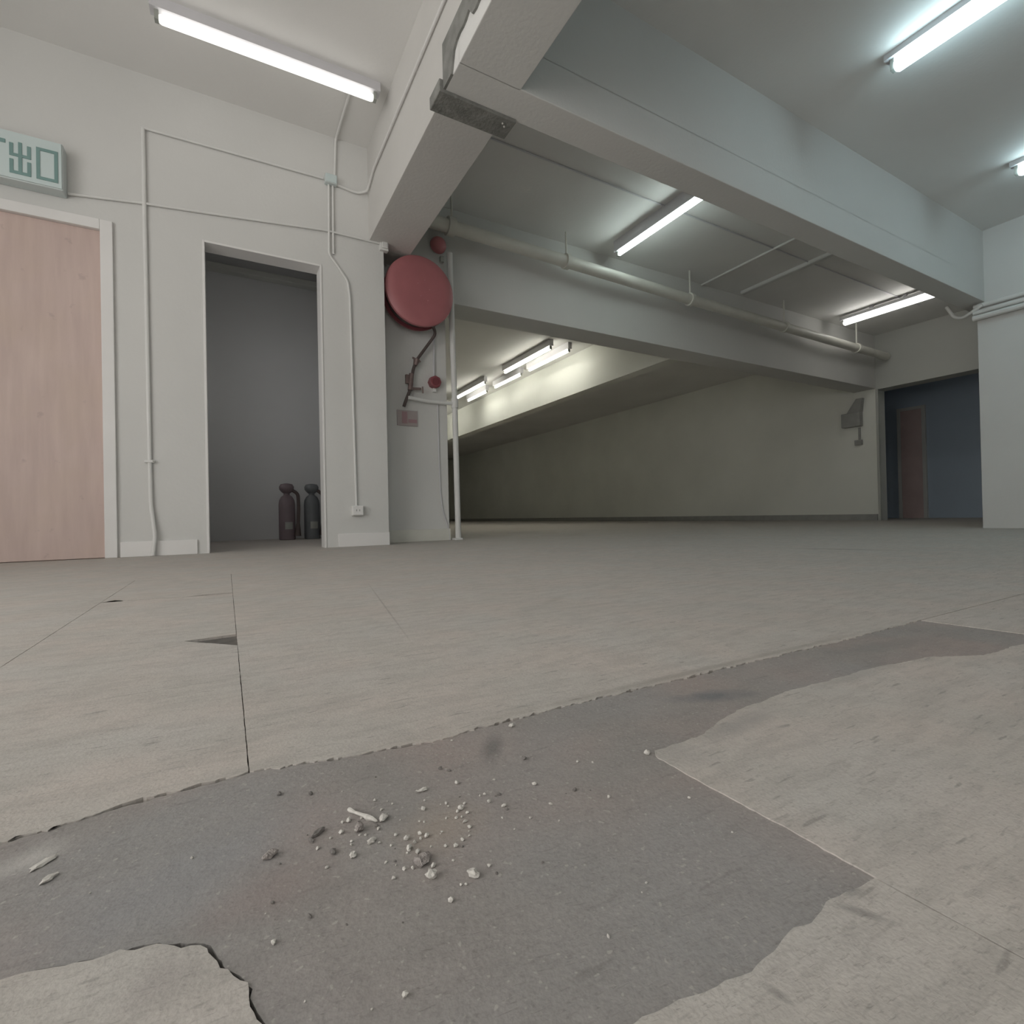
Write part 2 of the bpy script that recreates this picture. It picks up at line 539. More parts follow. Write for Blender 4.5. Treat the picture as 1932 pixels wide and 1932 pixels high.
# far right wall, its end, the header over the dark opening, end wall
b = bmn()
box(b, XR, XR + .3, 4.55, 24.2, -.02, 3.3)
struct('wall_right', b, M_BACK, 'long dim grey wall at the back of the hall', 'wall')
b = bmn()
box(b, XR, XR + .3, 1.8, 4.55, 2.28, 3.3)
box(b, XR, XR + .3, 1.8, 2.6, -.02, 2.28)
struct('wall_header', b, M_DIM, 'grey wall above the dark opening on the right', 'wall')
b = bmn()
box(b, 1.5, 10.2, 24.0, 24.2, -.02, 3.3)
struct('wall_end', b, M_BACK, 'far end wall of the back bay', 'wall')
b = bmn()
box(b, 1.5, 1.8, 4.9, 24.2, -.02, 3.3)
struct('wall_inner', b, M_BACK, 'side wall of the back bay behind the column', 'wall')
# dark room behind the opening
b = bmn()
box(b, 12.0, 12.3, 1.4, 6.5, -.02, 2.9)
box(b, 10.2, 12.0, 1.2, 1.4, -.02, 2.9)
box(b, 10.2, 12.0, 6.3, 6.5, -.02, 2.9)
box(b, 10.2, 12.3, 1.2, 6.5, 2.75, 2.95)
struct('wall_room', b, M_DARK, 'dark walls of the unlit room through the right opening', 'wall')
# small room behind the open doorway
b = bmn()
box(b, -1.0, 1.17, 6.62, 6.8, -.02, 3.3)
box(b, -1.0, -.8, 4.3, 5.2, -.02, 3.3)
box(b, -1.0, -.8, 6.0, 6.62, -.02, 3.3)
box(b, -1.0, -.8, 5.2, 6.0, -.02, 1.3)
box(b, -1.0, -.8, 5.2, 6.0, 2.2, 3.3)
box(b, 1.03, 1.17, 4.3, 6.62, -.02, 3.3)
struct('wall_store', b, M_STORE, 'grey walls of the little unlit room behind the doorway', 'wall')
b = bmn()
box(b, -.8, 1.03, 6.50, 6.62, 3.05, 3.12, .01)
struct('trim_1', b, M_DIM, 'ledge high on the back wall inside the doorway', 'trim')
b = bmn()  # unseen window, added to brighten the little room from its left
for z0, z1 in ((1.3, 1.34), (1.73, 1.77), (2.16, 2.2)):
    box(b, -.93, -.89, 5.2, 6.0, z0, z1)
for y in (5.2, 5.58, 5.96):
    box(b, -.93, -.89, y, y + .04, 1.34, 2.16)
struct('added_window_3', b, M_BATTEN, 'small added unseen window inside the little room behind the doorway', 'window')
# ceilings of the bays
b = bmn()
box(b, -2.9, 1.3, -4.4, 4.3, 3.25, 3.45)
box(b, 1.1, 6.9, -4.4, 2.1, 2.89, 3.25)
box(b, 1.3, 10.2, 2.1, 4.75, 3.22, 3.45)
box(b, 1.5, 10.2, 4.75, 24.2, 3.13, 3.45)
box(b, -1.0, 1.17, 4.3, 6.8, 3.3, 3.45)
struct('ceiling', b, M_CEIL, 'off-white painted concrete ceiling between the beams', 'ceiling')


def beam(label, parts, m=M_BEAM):
    b = bmn()
    for p in parts:
        box(b, *p, .004)
    return struct('ceiling_beam', b, m, label, 'beam')


beam('beam running away from the camera to the hose reel column', [(1.05, 1.42, 2.16, 4.50, 2.49, 3.3)], M_BEAM)
beam('low beam overhead that crosses towards the camera at top centre', [(.915, 1.226, -4.0, 2.01, 2.20, 2.41), (1.05, 1.226, -4.0, 2.01, 2.40, 3.3)], M_WALL)
beam('long pale beam descending to the white pier on the right', [(.915, 10.0, 2.0, 2.18, 2.20, 2.41), (1.05, 10.0, 2.0, 2.18, 2.40, 3.3)], M_WALL)
beam('beam behind the cream pipe, from the column to the far wall', [(1.5, 9.95, 4.55, 4.90, 2.30, 3.3)], M_WALL)
beam('beam lit by tubes in the far back bay', [(5.55, 5.77, 4.85, 24.05, 2.41, 3.3)], M_BACK)

# raw concrete left where a partition was taken down
cb = thing('raw_concrete_strip', (.9, 2.17, 2.3), 'dark ragged strip of bare concrete on the beam corner, top centre', 'concrete')
b = bmn()
box(b, .885, 1.295, 2.165, 2.295, 2.185, 2.245, .004)
obj('stub', b, M_RAW, cb)
b = bmn()
n = 46
ring = []
for i in range(n + 1):
    y = 0.7 + (2.17 - 0.7) * i / n
    t = i / n
    lo = 2.275 + random.uniform(-.012, .012)
    if 0.80 < t < 0.90:
        lo += 0.035
    if t <= .80:
        lo -= 0.01
    if t > .93:
        lo = 2.2
    ring.append((y, lo, 2.412))
for x in (.905, .917):
    vs = [[b.verts.new((x, y, z)) for z in (l, h)] for y, l, h in ring]
    for a, c in zip(vs, vs[1:]):
        b.faces.new((a[0], a[1], c[1], c[0]))
vs = b.verts[:] if hasattr(b.verts, '__getitem__') else list(b.verts)
b.verts.ensure_lookup_table()
half = len(b.verts) // 2
for i in range(n):
    for k in (0, 1):
        a, c = b.verts[i * 2 + k], b.verts[i * 2 + 2 + k]
        d, e = b.verts[half + i * 2 + k], b.verts[half + i * 2 + 2 + k]
        b.faces.new((a, c, e, d))
obj('strip', b, M_RAW, cb)
b = bmn()
for px, py in ((1.235, 2.20), (1.252, 2.215)):
    bmesh.ops.create_icosphere(b, subdivisions=1, radius=.006, matrix=Matrix.Translation((px, py, 2.184)))
obj('paint_fleck', b, M_PLAST, cb)

# baseboards
b = bmn()
box(b, -.605, -.175, YW - .014, YW + .01, 0, .10, .003)
struct('baseboard_front', b, M_TRIM, 'low white skirting between the wooden door and the doorway', 'baseboard')
b = bmn()
box(b, .765, 1.172, YW - .016, YW + .01, 0, .105, .003)
struct('baseboard_front', b, M_TRIM, 'low white skirting right of the doorway', 'baseboard')
b = bmn()
box(b, 1.18, 1.845, 4.455, 4.48, 0, .11, .003)
struct('baseboard_column', b, M_PIPE, 'low cream skirting at the foot of the hose reel column', 'baseboard')
b = bmn()
box(b, XR - .02, XR + .01, 4.56, 24.0, 0, .11)
struct('baseboard_right', b, M_BOX, 'thin dark skirting along the dim back wall', 'baseboard')

# ------------------------------------------------------------------ doors
d = thing('door_1', (-1.1, YW, 0), 'closed pinkish-brown wooden door at the left edge', 'door')
d['kind'] = 'structure'
b = bmn(); box(b, -1.515, -.684, YW + .008, YW + .05, .003, 2.128, .003); obj('leaf', b, M_DOOR, d)
fr = bmn()
box(fr, -.684, -.618, YW - .022, YW + .12, 0, 2.195, .004)
box(fr, -1.585, -1.515, YW - .022, YW + .12, 0, 2.195, .004)
box(fr, -1.515, -.684, YW - .022, YW + .12, 2.128, 2.195, .004)
obj('frame', fr, M_TRIM, d)
b = bmn()
lathe(b, [(.026, 0), (.026, .008), (.012, .014), (.012, .04), (.027, .05), (.03, .065), (.02, .08)], (-1.44, YW + .008, 1.02), 'y')
for v in b.verts:
    v.co.y = 2 * (YW + .008) - v.co.y
obj('door_knob', b, M_BATTEN, d, smooth=True)

d = thing('door_2', (.28, YW, 0), 'open doorway with a plain white lining', 'doorway')
d['kind'] = 'structure'
b = bmn()
for (x0, x1, y0, y1, z0, z1) in ((-.119, -.104, YW - .006, YW + .15, 0, 2.21), (.664, .679, YW - .006, YW + .15, 0, 2.21), (-.104, .664, YW - .006, YW + .15, 2.195, 2.21)):
    box(b, x0, x1, y0, y1, z0, z1, .002)
obj('lining', b, M_TRIM, d)

d = thing('door_3', (11.97, 4.9, 0), 'dark red-brown door deep in the unlit room', 'door')
d['kind'] = 'structure'
b = bmn(); box(b, 11.95, 12.0, 4.70, 5.06, 0, 2.16, .004); obj('leaf', b, M_BROWN, d)
b = bmn()
box(b, 11.94, 12.0, 5.06, 5.12, 0, 2.22, .004)
box(b, 11.94, 12.0, 4.64, 4.70, 0, 2.22, .004)
box(b, 11.94, 12.0, 4.70, 5.06, 2.16, 2.22, .004)
obj('frame', b, M_DIM, d)

# ------------------------------------------------------------------ exit sign
sg = thing('exit_sign', (-1.3, 4.1, 2.28), 'pale exit sign box with green characters above the wooden door', 'sign')
SX0, SX1, SY = -1.76, -.846, 4.045
b = bmn(); box(b, SX0, SX1, SY + .012, YW, 2.285, 2.575, .006); obj('housing', b, M_SIGNB, sg)
b = bmn(); box(b, SX0 + .006, SX1 - .006, SY + .004, SY + .013, 2.292, 2.568); sf = obj('face', b, M_SIGN, sg)


def strokes(name, rects, label):
    b = bmn()
    for (x0, x1, z0, z1) in rects:
        box(b, x0, x1, SY, SY + .006, z0, z1)
    obj(name, b, M_GREEN, sf, label=label)


T = .017
zt, zb = 2.512, 2.320
# mouth character
x0, x1 = -.968, -.868
strokes('character', [(x0, x0 + T, zb, zt), (x1 - T, x1, zb, zt), (x0 + T, x1 - T, zt - T, zt), (x0 + T, x1 - T, zb, zb + T)], 'square green character')
# out character
x0, x1 = -1.088, -.992
xm, zm = (x0 + x1) / 2, (zt + zb) / 2 + .008
strokes('character', [(xm - T / 2, xm + T / 2, zb + T, zt), (x0, x0 + T, zm, zt - .012), (x1 - T, x1, zm, zt - .012), (x0 + T, xm - T / 2, zm, zm + T), (xm + T / 2, x1 - T, zm, zm + T),
                      (x0, x0 + T, zb, zm - .02), (x1 - T, x1, zb, zm - .02), (x0 + T, x1 - T, zb, zb + T)], 'green character of stacked prongs')
# E X I T
L = .022
xT = -1.105
strokes('letter', [(xT - .10, xT, zt - L, zt), (xT - .05 - L / 2, xT - .05 + L / 2, zb, zt - L)], 'green letter T')
strokes('letter', [(xT - .15 - L / 2, xT - .15 + L / 2, zb, zt)], 'green letter I')
b = bmn()
for s in (-1, 1):
    t = bmn()
    xc = xT - .24
    hw = .045
    vs = []
    for y in (SY, SY + .006):
        for dx, z in ((-hw - L * .6, zb), (-hw + L * .6, zb), (hw + L * .6, zt), (hw - L * .6, zt)):
            vs.append(b.verts.new((xc + s * dx, y, z)))
    for f in ((0, 1, 2, 3), (4, 5, 6, 7), (0, 1, 5, 4), (1, 2, 6, 5), (2, 3, 7, 6), (3, 0, 4, 7)):
        b.faces.new([vs[i] for i in f])
    t.free()
obj('letter', b, M_GREEN, sf, label='green letter X')
xE = xT - .42
strokes('letter', [(xE, xE + L, zb, zt), (xE + L, xE + .09, zt - L, zt), (xE + L, xE + .08, (zb + zt - L) / 2, (zb + zt + L) / 2), (xE + L, xE + .09, zb, zb + L)], 'green letter E')

# ------------------------------------------------------------------ fluorescent lights
LW = (1.0, 0.985, 0.93)
LC = (0.68, 0.93, 1.0)
LY = (1.0, 0.985, 0.86)


def light(p0, p1, zc, label, col, k=1.0, r=.030, drop=.085, group=None, hang=False):
    """batten under a ceiling at zc from p0 to p1 with one bare tube under it"""
    p0, p1 = Vector((*p0, 0)), Vector((*p1, 0))
    d = (p1 - p0).normalized()
    s = Vector((-d.y, d.x, 0))
    mid = (p0 + p1) / 2
    zt = zc - drop
    zb = zt + r + .012
    root = thing('fluorescent_light', (mid.x, mid.y, zt - r), label, 'light', group)

    def obox(bm, a, c, w, z0, z1):
        vs = [bm.verts.new(q + s * w * sg_ + Vector((0, 0, z))) for q in (a, c) for sg_ in (-1, 1) for z in (z0, z1)]
        for f in ((0, 1, 3, 2), (4, 6, 7, 5), (0, 4, 5, 1), (2, 3, 7, 6), (0, 2, 6, 4), (1, 5, 7, 3)):
            bm.faces.new([vs[i] for i in f])
    b = bmn()
    top = zc if not hang else zb + .045
    obox(b, p0 - d * .045, p1 + d * .045, .036, zb, top)
    bat = obj('batten', b, M_BATTEN, root)
    if hang:
        for q in (.32, .68):
            c = p0 + (p1 - p0) * q
            b = bmn()
            obox(b, c - d * .02, c + d * .02, .02, top, zc)
            obj('bracket', b, M_BATTEN, bat)
    m = emit('tube_glow', col, TUBE_W * k)
    b = bmn()
    L = (p1 - p0).length
    pts = [p0 + Vector((0, 0, zt)), p0 + d * .012 + Vector((0, 0, zt)), p1 - d * .012 + Vector((0, 0, zt)), p1 + Vector((0, 0, zt))]
    tube(b, pts, [r * .75, r, r, r * .75], 16)
    obj('tube', b, m, root, smooth=True)
    for q, e in ((p0, -1), (p1, 1)):
        b = bmn()
        obox(b, q + d * e * .001, q + d * e * .022, .018, zt - .018, zb + .004)
        obj('socket', b, M_CAP, root)
    return root


light((-.296, 3.525), (.935, 3.505), 3.25, 'long tube light crossing the ceiling at upper left, above the doorway', LW, 0.2, .025, .100)
light((3.81, 4.23), (3.81, 3.03), 3.22, 'tube light on the ceiling beyond the long beam, centre right', (0.85, 1.0, 0.96), 1.7, .019, .150)
light((8.38, 4.26), (8.38, 3.06), 3.22, 'warm tube light on brackets beside the far end of the long beam', LW, 0.8, .036, .135, hang=True)
light((3.46, 1.44), (3.46, .24), 2.89, 'bright cool tube light at the upper right corner', LC, 1.05, .037, .085)
light((5.40, 1.45), (5.40, .25), 2.89, 'cool tube light cut by the right edge of the view', LC, 1.05, .037, .085)
G = 'tube lights of the far back bay'
light((4.74, 8.56), (4.74, 6.99), 3.13, 'nearest and widest tube light of the far back bay', LY, 1.6, .023, .14, G)
light((4.74, 10.94), (4.74, 9.44), 3.13, 'tube light by the white riser, upper of the two far ones', LY, 1.6, .021, .14, G)
light((5.10, 8.25), (5.10, 6.97), 3.13, 'rightmost tube light in the far back bay, close to the lit beam', LY, 1.6, .017, .14, G)
light((5.10, 9.66), (5.10, 8.57), 3.13, 'middle one of the three tubes close to the lit beam', LY, 1.6, .017, .14, G)
light((5.10, 11.05), (5.10, 10.08), 3.13, 'farthest tube light, the lowest one in view', LY, 1.6, .017, .14, G)

# unseen tubes added behind the column and lit beam to brighten the back bay
for y, lb in ((13.4, 'first'), (15.7, 'second'), (18.0, 'third'), (20.3, 'fourth')):
    light((4.74, y), (4.74, y - 1.5), 3.13, lb + ' added tube light hidden behind the hose reel column', LY, 1.6, .021, .14, 'tube lights added behind the column')
for y, lb in ((8.5, 'nearest'), (13.0, 'middle'), (18.0, 'farthest')):
    light((6.35, y), (6.35, y - 1.2), 3.13, lb + ' added tube light hidden behind the lit beam of the back bay', LY, 0.55, .019, .14, 'tube lights added behind the lit beam')

# ------------------------------------------------------------------ pipes
pp = thing('sprinkler_pipe', (5.5, 4.36, 2.85), 'thick cream pipe hung along the beam behind the hose reel', 'pipe')
PY = 4.36
b = bmn(); tube(b, [(1.43, PY, 2.935), (3.2, PY, 2.905), (5.07, PY, 2.86), (7.0, PY, 2.835), (8.94, PY, 2.81), (9.88, PY, 2.80)], .062, 20); obj('run', b, M_PIPE, pp, smooth=True)
for x, z in ((1.88, 2.927), (3.19, 2.905), (5.07, 2.86), (7.0, 2.835), (8.93, 2.81)):
    b = bmn()
    lathe(b, [(.063, -.026), (.078, -.026), (.078, .026), (.063, .026)], (x, PY, z), 'x', 24)
    c = obj('clamp', b, M_PIPE, pp, smooth=True)
    b = bmn()
    tube(b, [(x, PY, z + .07), (x, PY, 3.22)], .011, 8)
    obj('hanger_rod', b, M_PIPE, c, smooth=True)
b = bmn()
tube(b, [(1.83, PY, 2.93), (1.90, PY, 2.928)], .085, 20)
obj('coupling', b, M_PIPE, pp, smooth=True)

rp = thing('riser_pipe', (1.905, 4.44, 0), 'white vertical riser pipe standing at the right edge of the column', 'pipe')
b = bmn(); tube(b, [(1.915, 4.44, 0), (1.905, 4.44, 1.3), (1.885, 4.44, 2.72)], .027, 14); obj('run', b, M_COND, rp, smooth=True)
b = bmn(); tube(b, rounded([(1.905, 4.44, 1.29), (1.62, 4.43, 1.29), (1.44, 4.42, 1.305)], .03), .018, 12); obj('branch', b, M_COND, rp, smooth=True)
b = bmn(); tube(b, [(1.906, 4.44, 1.25), (1.906, 4.44, 1.34)], .034, 14); obj('tee', b, M_COND, rp, smooth=True)
b = bmn(); box(b, 1.865, 1.945, 4.40, 4.48, 0, .02, .004); obj('foot', b, M_COND, rp)

# ------------------------------------------------------------------ hose reel
hr = thing('hose_reel', (1.5, 4.30, 1.83), 'big round red hose reel on the white column', 'hose reel')
hc = Vector((1.500, 4.225, 2.190))
b = bmn()
lathe(b, [(.02, -.052), (.215, -.052), (.280, -.046), (.305, -.030), (.309, -.010), (.303, -.002), (.28, -.004), (.05, -.004)], hc, 'y', 56)
fd = obj('front_disc', b, M_RED, hr, smooth=True)
b = bmn()
lathe(b, [(.05, .125), (.28, .125), (.296, .118), (.296, .134), (.05, .14)], hc, 'y', 48)
obj('rear_disc', b, M_REDD, hr, smooth=True)
b = bmn()
for k in range(5):
    for rr in (.215, .255):
        pts = []
        for j in range(41):
            a = 2 * math.pi * j / 40
            pts.append((hc.x + rr * math.cos(a), hc.y + .012 + .025 * k, hc.z + rr * math.sin(a)))
        tube(b, pts, .0135, 6, False)
obj('hose_coil', b, M_HOSE, hr, smooth=True)
b = bmn(); tube(b, [hc + Vector((0, -.01, 0)), hc + Vector((0, .21, 0))], .045, 16); obj('axle', b, M_METAL, hr, smooth=True)
b = bmn()
box(b, 1.46, 1.54, 4.43, 4.469, 2.02, 2.48, .004)
box(b, 1.475, 1.525, 4.24, 4.44, 2.455, 2.485, .004)
obj('wall_bracket', b, M_REDD, hr)
for dx, dz in ((.035, .085), (-.028, .05), (-.004, -.055), (.06, -.085), (.075, .012)):
    b = bmn()
    bmesh.ops.create_icosphere(b, subdivisions=2, radius=.006, matrix=Matrix.Translation(hc + Vector((dx, -.053, dz))))
    obj('bolt', b, mat('bolt_head', (0.55, 0.24, 0.25), 0.3), fd, smooth=True)
b = bmn()
tube(b, rounded([(1.64, 4.30, 1.96), (1.70, 4.36, 1.90), (1.62, 4.41, 1.78), (1.525, 4.42, 1.645), (1.492, 4.42, 1.55), (1.475, 4.42, 1.40), (1.42, 4.42, 1.27), (1.405, 4.43, 1.22)], .04), .014, 10)
obj('hose', b, M_HOSE, hr, smooth=True)
b = bmn()
tube(b, [(1.530, 4.412, 1.655), (1.512, 4.412, 1.60)], [.030, .018], 12)
tube(b, [(1.485, 4.40, 1.665), (1.56, 4.40, 1.635)], .009, 8)
obj('nozzle', b, M_METAL, hr, smooth=True)
b = bmn()
tube(b, [(1.478, 4.415, 1.52), (1.462, 4.415, 1.37)], .022, 12)
tube(b, [(1.47, 4.41, 1.385), (1.56, 4.40, 1.388)], .012, 10)
tube(b, [(1.575, 4.40, 1.41), (1.578, 4.40, 1.352)], .008, 8)
box(b, 1.425, 1.462, 4.41, 4.44, 1.43, 1.51, .003)
obj('valve', b, M_METAL, hr, smooth=True)

bl = thing('alarm_bell', (1.765, 4.42, 2.75), 'small domed red alarm bell above the hose reel', 'alarm bell')
b = bmn()
lathe(b, [(.012, -.066), (.038, -.062), (.062, -.047), (.074, -.026), (.078, 0), (.072, .004)], (1.765, 4.432, 2.762), 'y', 32)
obj('gong', b, M_RED, bl, smooth=True)
b = bmn(); lathe(b, [(.05, 0), (.05, .04)], (1.765, 4.432, 2.762), 'y', 20); obj('base', b, M_BATTEN, bl, smooth=True)
b = bmn(); box(b, 1.79, 1.825, 4.43, 4.47, 2.62, 2.675, .004); obj('junction', b, M_CAP, bl)

cp = thing('call_point', (1.705, 4.45, 1.42), 'small round dark red fire call point under the hose reel', 'call point')
b = bmn(); lathe(b, [(.050, -.045), (.056, -.040), (.058, -.01), (.058, .02)], (1.708, 4.45, 1.475), 'y', 8); obj('case', b, M_REDD, cp)
b = bmn(); lathe(b, [(.034, -.005), (.034, .004)], (1.708, 4.405, 1.475), 'y', 20); obj('glass', b, mat('call_point_glass', (0.2, 0.06, 0.07), 0.2), cp)
b = bmn(); tube(b, [(1.708, 4.455, 1.53), (1.716, 4.455, 1.95)], .009, 8); obj('conduit', b, M_BATTEN, cp, smooth=True)
b = bmn(); box(b, 1.69, 1.725, 4.44, 4.47, 1.385, 1.42, .003); obj('gland', b, M_COND, cp)

nt_ = thing('notice_plate', (1.44, 4.46, 1.06), 'faded pinkish notice on the column under the hose', 'notice')
b = bmn(); box(b, 1.352, 1.542, 4.457, 4.472, 1.055, 1.195, .002); npl = obj('plate', b, M_PLATE, nt_)
b = bmn()
box(b, 1.395, 1.445, 4.455, 4.459, 1.075, 1.182)
box(b, 1.455, 1.535, 4.455, 4.459, 1.083, 1.115)
obj('print', b, M_PRINT, npl)

b = bmn()
tube(b, rounded([(1.742, 4.462, 1.28), (1.745, 4.462, .75), (1.752, 4.462, .45), (1.772, 4.462, .28), (1.825, 4.46, .11), (1.835, 4.46, .0)], .05), .006, 8)
obj('cable', b, M_BATTEN, origin=(1.8, 4.462, 0), smooth=True, label='thin grey cable running down the column to the floor by the riser', category='cable')

b = bmn()
box(b, 1.135, 1.205, YW - .03, YW + .02, 2.43, 2.515, .004)
box(b, 1.150, 1.195, YW - .045, YW - .03, 2.445, 2.50, .004)
obj('junction_box', b, M_COND, origin=(1.17, YW, 2.43), label='little white box at the wall corner under the beam end', category='junction box')

# ------------------------------------------------------------------ conduits on the wall with the doors
YC = YW - .012


def conduit(label, pts, r=.011, m=M_COND, name='conduit', rad=.03):
    b = bmn()
    tube(b, rounded(pts, rad), r, 10)
    mid = pts[len(pts) // 2]
    return obj(name, b, m, origin=mid, smooth=True, label=label, category='conduit')


conduit('white conduit dropping from mid wall to the floor beside the wooden door', [(-.448, YC, 2.87), (-.445, YC, 1.95), (-.440, YC, .64), (-.437, YC, .34), (-.415, YC - .02, .13), (-.428, YC - .03, .005)], .013)
conduit('white conduit running level from the tall drop to the junction box', [(-.46, YC, 2.875), (.25, YC, 2.885), (.70, YC, 2.89)], .008)
conduit('thin white conduit from the exit sign along the wall to the beam', [(-.84, YC, 2.315), (-.455, YC, 2.365), (-.05, YC, 2.405), (.71, YC, 2.485), (1.16, YC, 2.485)], .008)
conduit('short white conduit rising from the junction box to the tube light', [(.788, YC, 2.91), (.800, YC, 3.22), (.803, YC - .02, 3.238), (.808, 3.5, 3.238)], .009)
conduit('short level conduit from the junction box into the beam corner', [(.80, YC, 2.87), (.96, YC, 2.85), (1.035, YC - .03, 2.87), (1.036, 3.9, 2.93), (1.036, 2.2, 2.93)], .009)
conduit('conduit below the junction box, bent towards the socket by the doorway', [(.742, YC, 2.86), (.735, YC, 2.30), (.79, YC, 2.23), (.872, YC, 2.12), (.888, YC, 2.0), (.908, YC, .30)], .009)
conduit('second short drop beside the first one below the junction box', [(.772, YC, 2.86), (.768, YC, 2.31)], .008)
jb = thing('junction_box', (.755, YW, 2.85), 'square white junction box high on the wall above the doorway', 'junction box')
b = bmn(); box(b, .712, .802, YW - .045, YW, 2.852, 2.925, .005); obj('case', b, M_SIGNB, jb)
b = bmn(); box(b, .718, .796, YW - .050, YW - .044, 2.858, 2.919, .002); obj('lid', b, M_SIGN, jb)
sk = thing('wall_socket', (.912, YW, .24), 'white socket box low on the wall right of the doorway', 'socket')
b = bmn(); box(b, .866, .958, YW - .045, YW, .245, .325, .006); obj('case', b, M_COND, sk)
b = bmn(); box(b, .872, .952, YW - .052, YW - .044, .251, .319, .003); skp = obj('plate', b, M_TRIM, sk)
b = bmn()
for dx in (-.012, .012):
    box(b, .912 + dx - .003, .912 + dx + .003, YW - .0535, YW - .051, .28, .295)
obj('slot', b, M_CAP, skp)
sd = thing('conduit_saddle', (-.44, YC, .63), 'small saddle clip on the tall conduit by the wooden door', 'clip')
b = bmn(); box(b, -.468, -.412, YC - .018, YW, .625, .642, .003); obj('strap', b, M_COND, sd)
b = bmn(); bmesh.ops.create_icosphere(b, subdivisions=1, radius=.004, matrix=Matrix.Translation((-.419, YC - .019, .634))); obj('screw', b, M_CAP, sd)

# ------------------------------------------------------------------ conduits elsewhere
conduit('thin conduit along the ceiling past the centre tube light', [(1.45, 3.53, 3.212), (3.0, 3.53, 3.212), (9.0, 3.53, 3.212)], .007, M_BATTEN)
conduit('single thin conduit crossing the ceiling between the two lights', [(5.50, 4.54, 3.205), (5.50, 2.2, 3.205)], .013, M_COND)
tr = thing('cable_trunking', (6.21, 3.3, 3.17), 'pale flat trunking on the ceiling beside the thin conduit', 'trunking')
b = bmn(); box(b, 6.17, 6.25, 2.2, 4.45, 3.185, 3.22, .004); obj('body', b, M_COND, tr)
b = bmn(); box(b, 6.178, 6.242, 2.2, 4.45, 3.178, 3.186, .002); obj('lid', b, M_WALL, tr)
for i, (z, rr, lb) in enumerate(((2.165, .022, 'upper of three grey conduits along the right pier'), (2.105, .022, 'middle of three grey conduits along the right pier'),
                                 (2.050, .026, 'lowest of three grey conduits along the right pier'))):
    conduit(lb, [(6.43 - .012 * i, -3.9, z), (6.43 - .012 * i, 1.0, z), (6.43 - .012 * i, 2.075, z)], rr, M_COND, 'pier_conduit')
conduit('looped conduit hanging under the beam end beside the right pier', [(6.40, 2.0, 2.16), (6.41, 2.09, 2.115), (6.45, 2.17, 2.10), (6.46, 2.24, 2.13), (6.46, 2.30, 2.26)], .016, M_COND, 'pier_conduit', .05)
conduit('white corner conduit standing at the near end of the dim back wall', [(XR - .02, 4.52, 0), (XR - .02, 4.52, 2.28)], .022, M_DIM)

# ------------------------------------------------------------------ dark fittings on the dim wall
hb = thing('wall_cabinet', (XR, 4.9, 1.67), 'dark hooded box on the dim wall near the right opening', 'cabinet')
b = bmn(); box(b, XR - .12, XR, 4.76, 5.07, 1.68, 1.93, .01); obj('body', b, M_BOX, hb)
b = bmn()
vs = [(XR - .12, 4.76, 1.93), (XR, 4.76, 1.93), (XR, 4.97, 1.93), (XR - .12, 4.97, 1.93), (XR - .08, 4.73, 2.17), (XR, 4.73, 2.17), (XR, 4.83, 2.17), (XR - .08, 4.83, 2.17)]
vv = [b.verts.new(v) for v in vs]
for f in ((0, 1, 2, 3), (4, 5, 6, 7), (0, 1, 5, 4), (1, 2, 6, 5), (2, 3, 7, 6), (3, 0, 4, 7)):
    b.faces.new([vv[i] for i in f])
obj('hood', b, M_BOX, hb)
b = bmn(); box(b, XR - .05, XR, 4.77, 4.89, 1.35, 1.44, .006); box(b, XR - .035, XR, 4.80, 4.83, 1.44, 1.66, .004)
obj('wall_switch', b, M_BOX, origin=(XR, 4.83, 1.35), label='small dark fitting on the dim wall below the hooded box', category='switch')

# ------------------------------------------------------------------ extinguishers in the little room


def extinguisher(x, y, label, m, side):
    r = thing('fire_extinguisher', (x, y, 0), label, 'fire extinguisher', 'dark cylinders inside the doorway')
    b = bmn()
    lathe(b, [(.078, 0), (.084, .006), (.086, .02), (.086, .40), (.080, .445), (.060, .485), (.034, .505), (.030, .53)], (x, y, 0), 'z', 28)
    obj('cylinder', b, m, r, smooth=True)
    b = bmn()
    lathe(b, [(.036, .525), (.058, .545), (.076, .57), (.078, .60), (.062, .628), (.02, .638)], (x, y, 0), 'z', 24)
    obj('valve_cap', b, m, r, smooth=True)
    b = bmn()
    tube(b, rounded([(x + .05 * side, y - .02, .565), (x + .115 * side, y - .03, .52), (x + .12 * side, y - .04, .36), (x + .11 * side, y - .05, .17)], .05), .019, 10)
    obj('hose', b, M_HOSE, r, smooth=True)
    b = bmn()
    tube(b, [(x + .11 * side, y - .05, .18), (x + .105 * side, y - .055, .04)], [.02, .036], 12)
    obj('horn', b, M_HOSE, r, smooth=True)
    b = bmn()
    for j in range(6):
        a0, a1 = -1.9 + j * .16, -1.9 + (j + 1) * .16
        q = [b.verts.new((x + .0872 * math.cos(a), y + .0872 * math.sin(a), z)) for a, z in ((a0, .12), (a1, .12), (a1, .20), (a0, .20))]
        b.faces.new(q)
    obj('label_sticker', b, M_CAP, r)
    return r


extinguisher(.600, 6.25, 'dark maroon fire extinguisher standing inside the doorway, left one', M_MAROON, 1)
extinguisher(.868, 6.27, 'charcoal fire extinguisher standing inside the doorway, right one', M_NAVY, 1)

# ------------------------------------------------------------------ crumbs on the floor


def crumb(bm, x, y, z, sx, sy, sz, rz=0.0, sub=2, rough=.28):
    m = Matrix.Translation((x, y, z + sz * .8)) @ Matrix.Rotation(rz, 4, 'Z') @ Matrix.Diagonal((sx, sy, sz, 1))
    g = bmesh.ops.create_icosphere(bm, subdivisions=sub, radius=1.0, matrix=Matrix.Identity(4))
    for v in g['verts']:
        v.co *= 1 + random.uniform(-rough, rough)
        v.co.z = max(v.co.z, -.8)
        v.co = m @ v.co


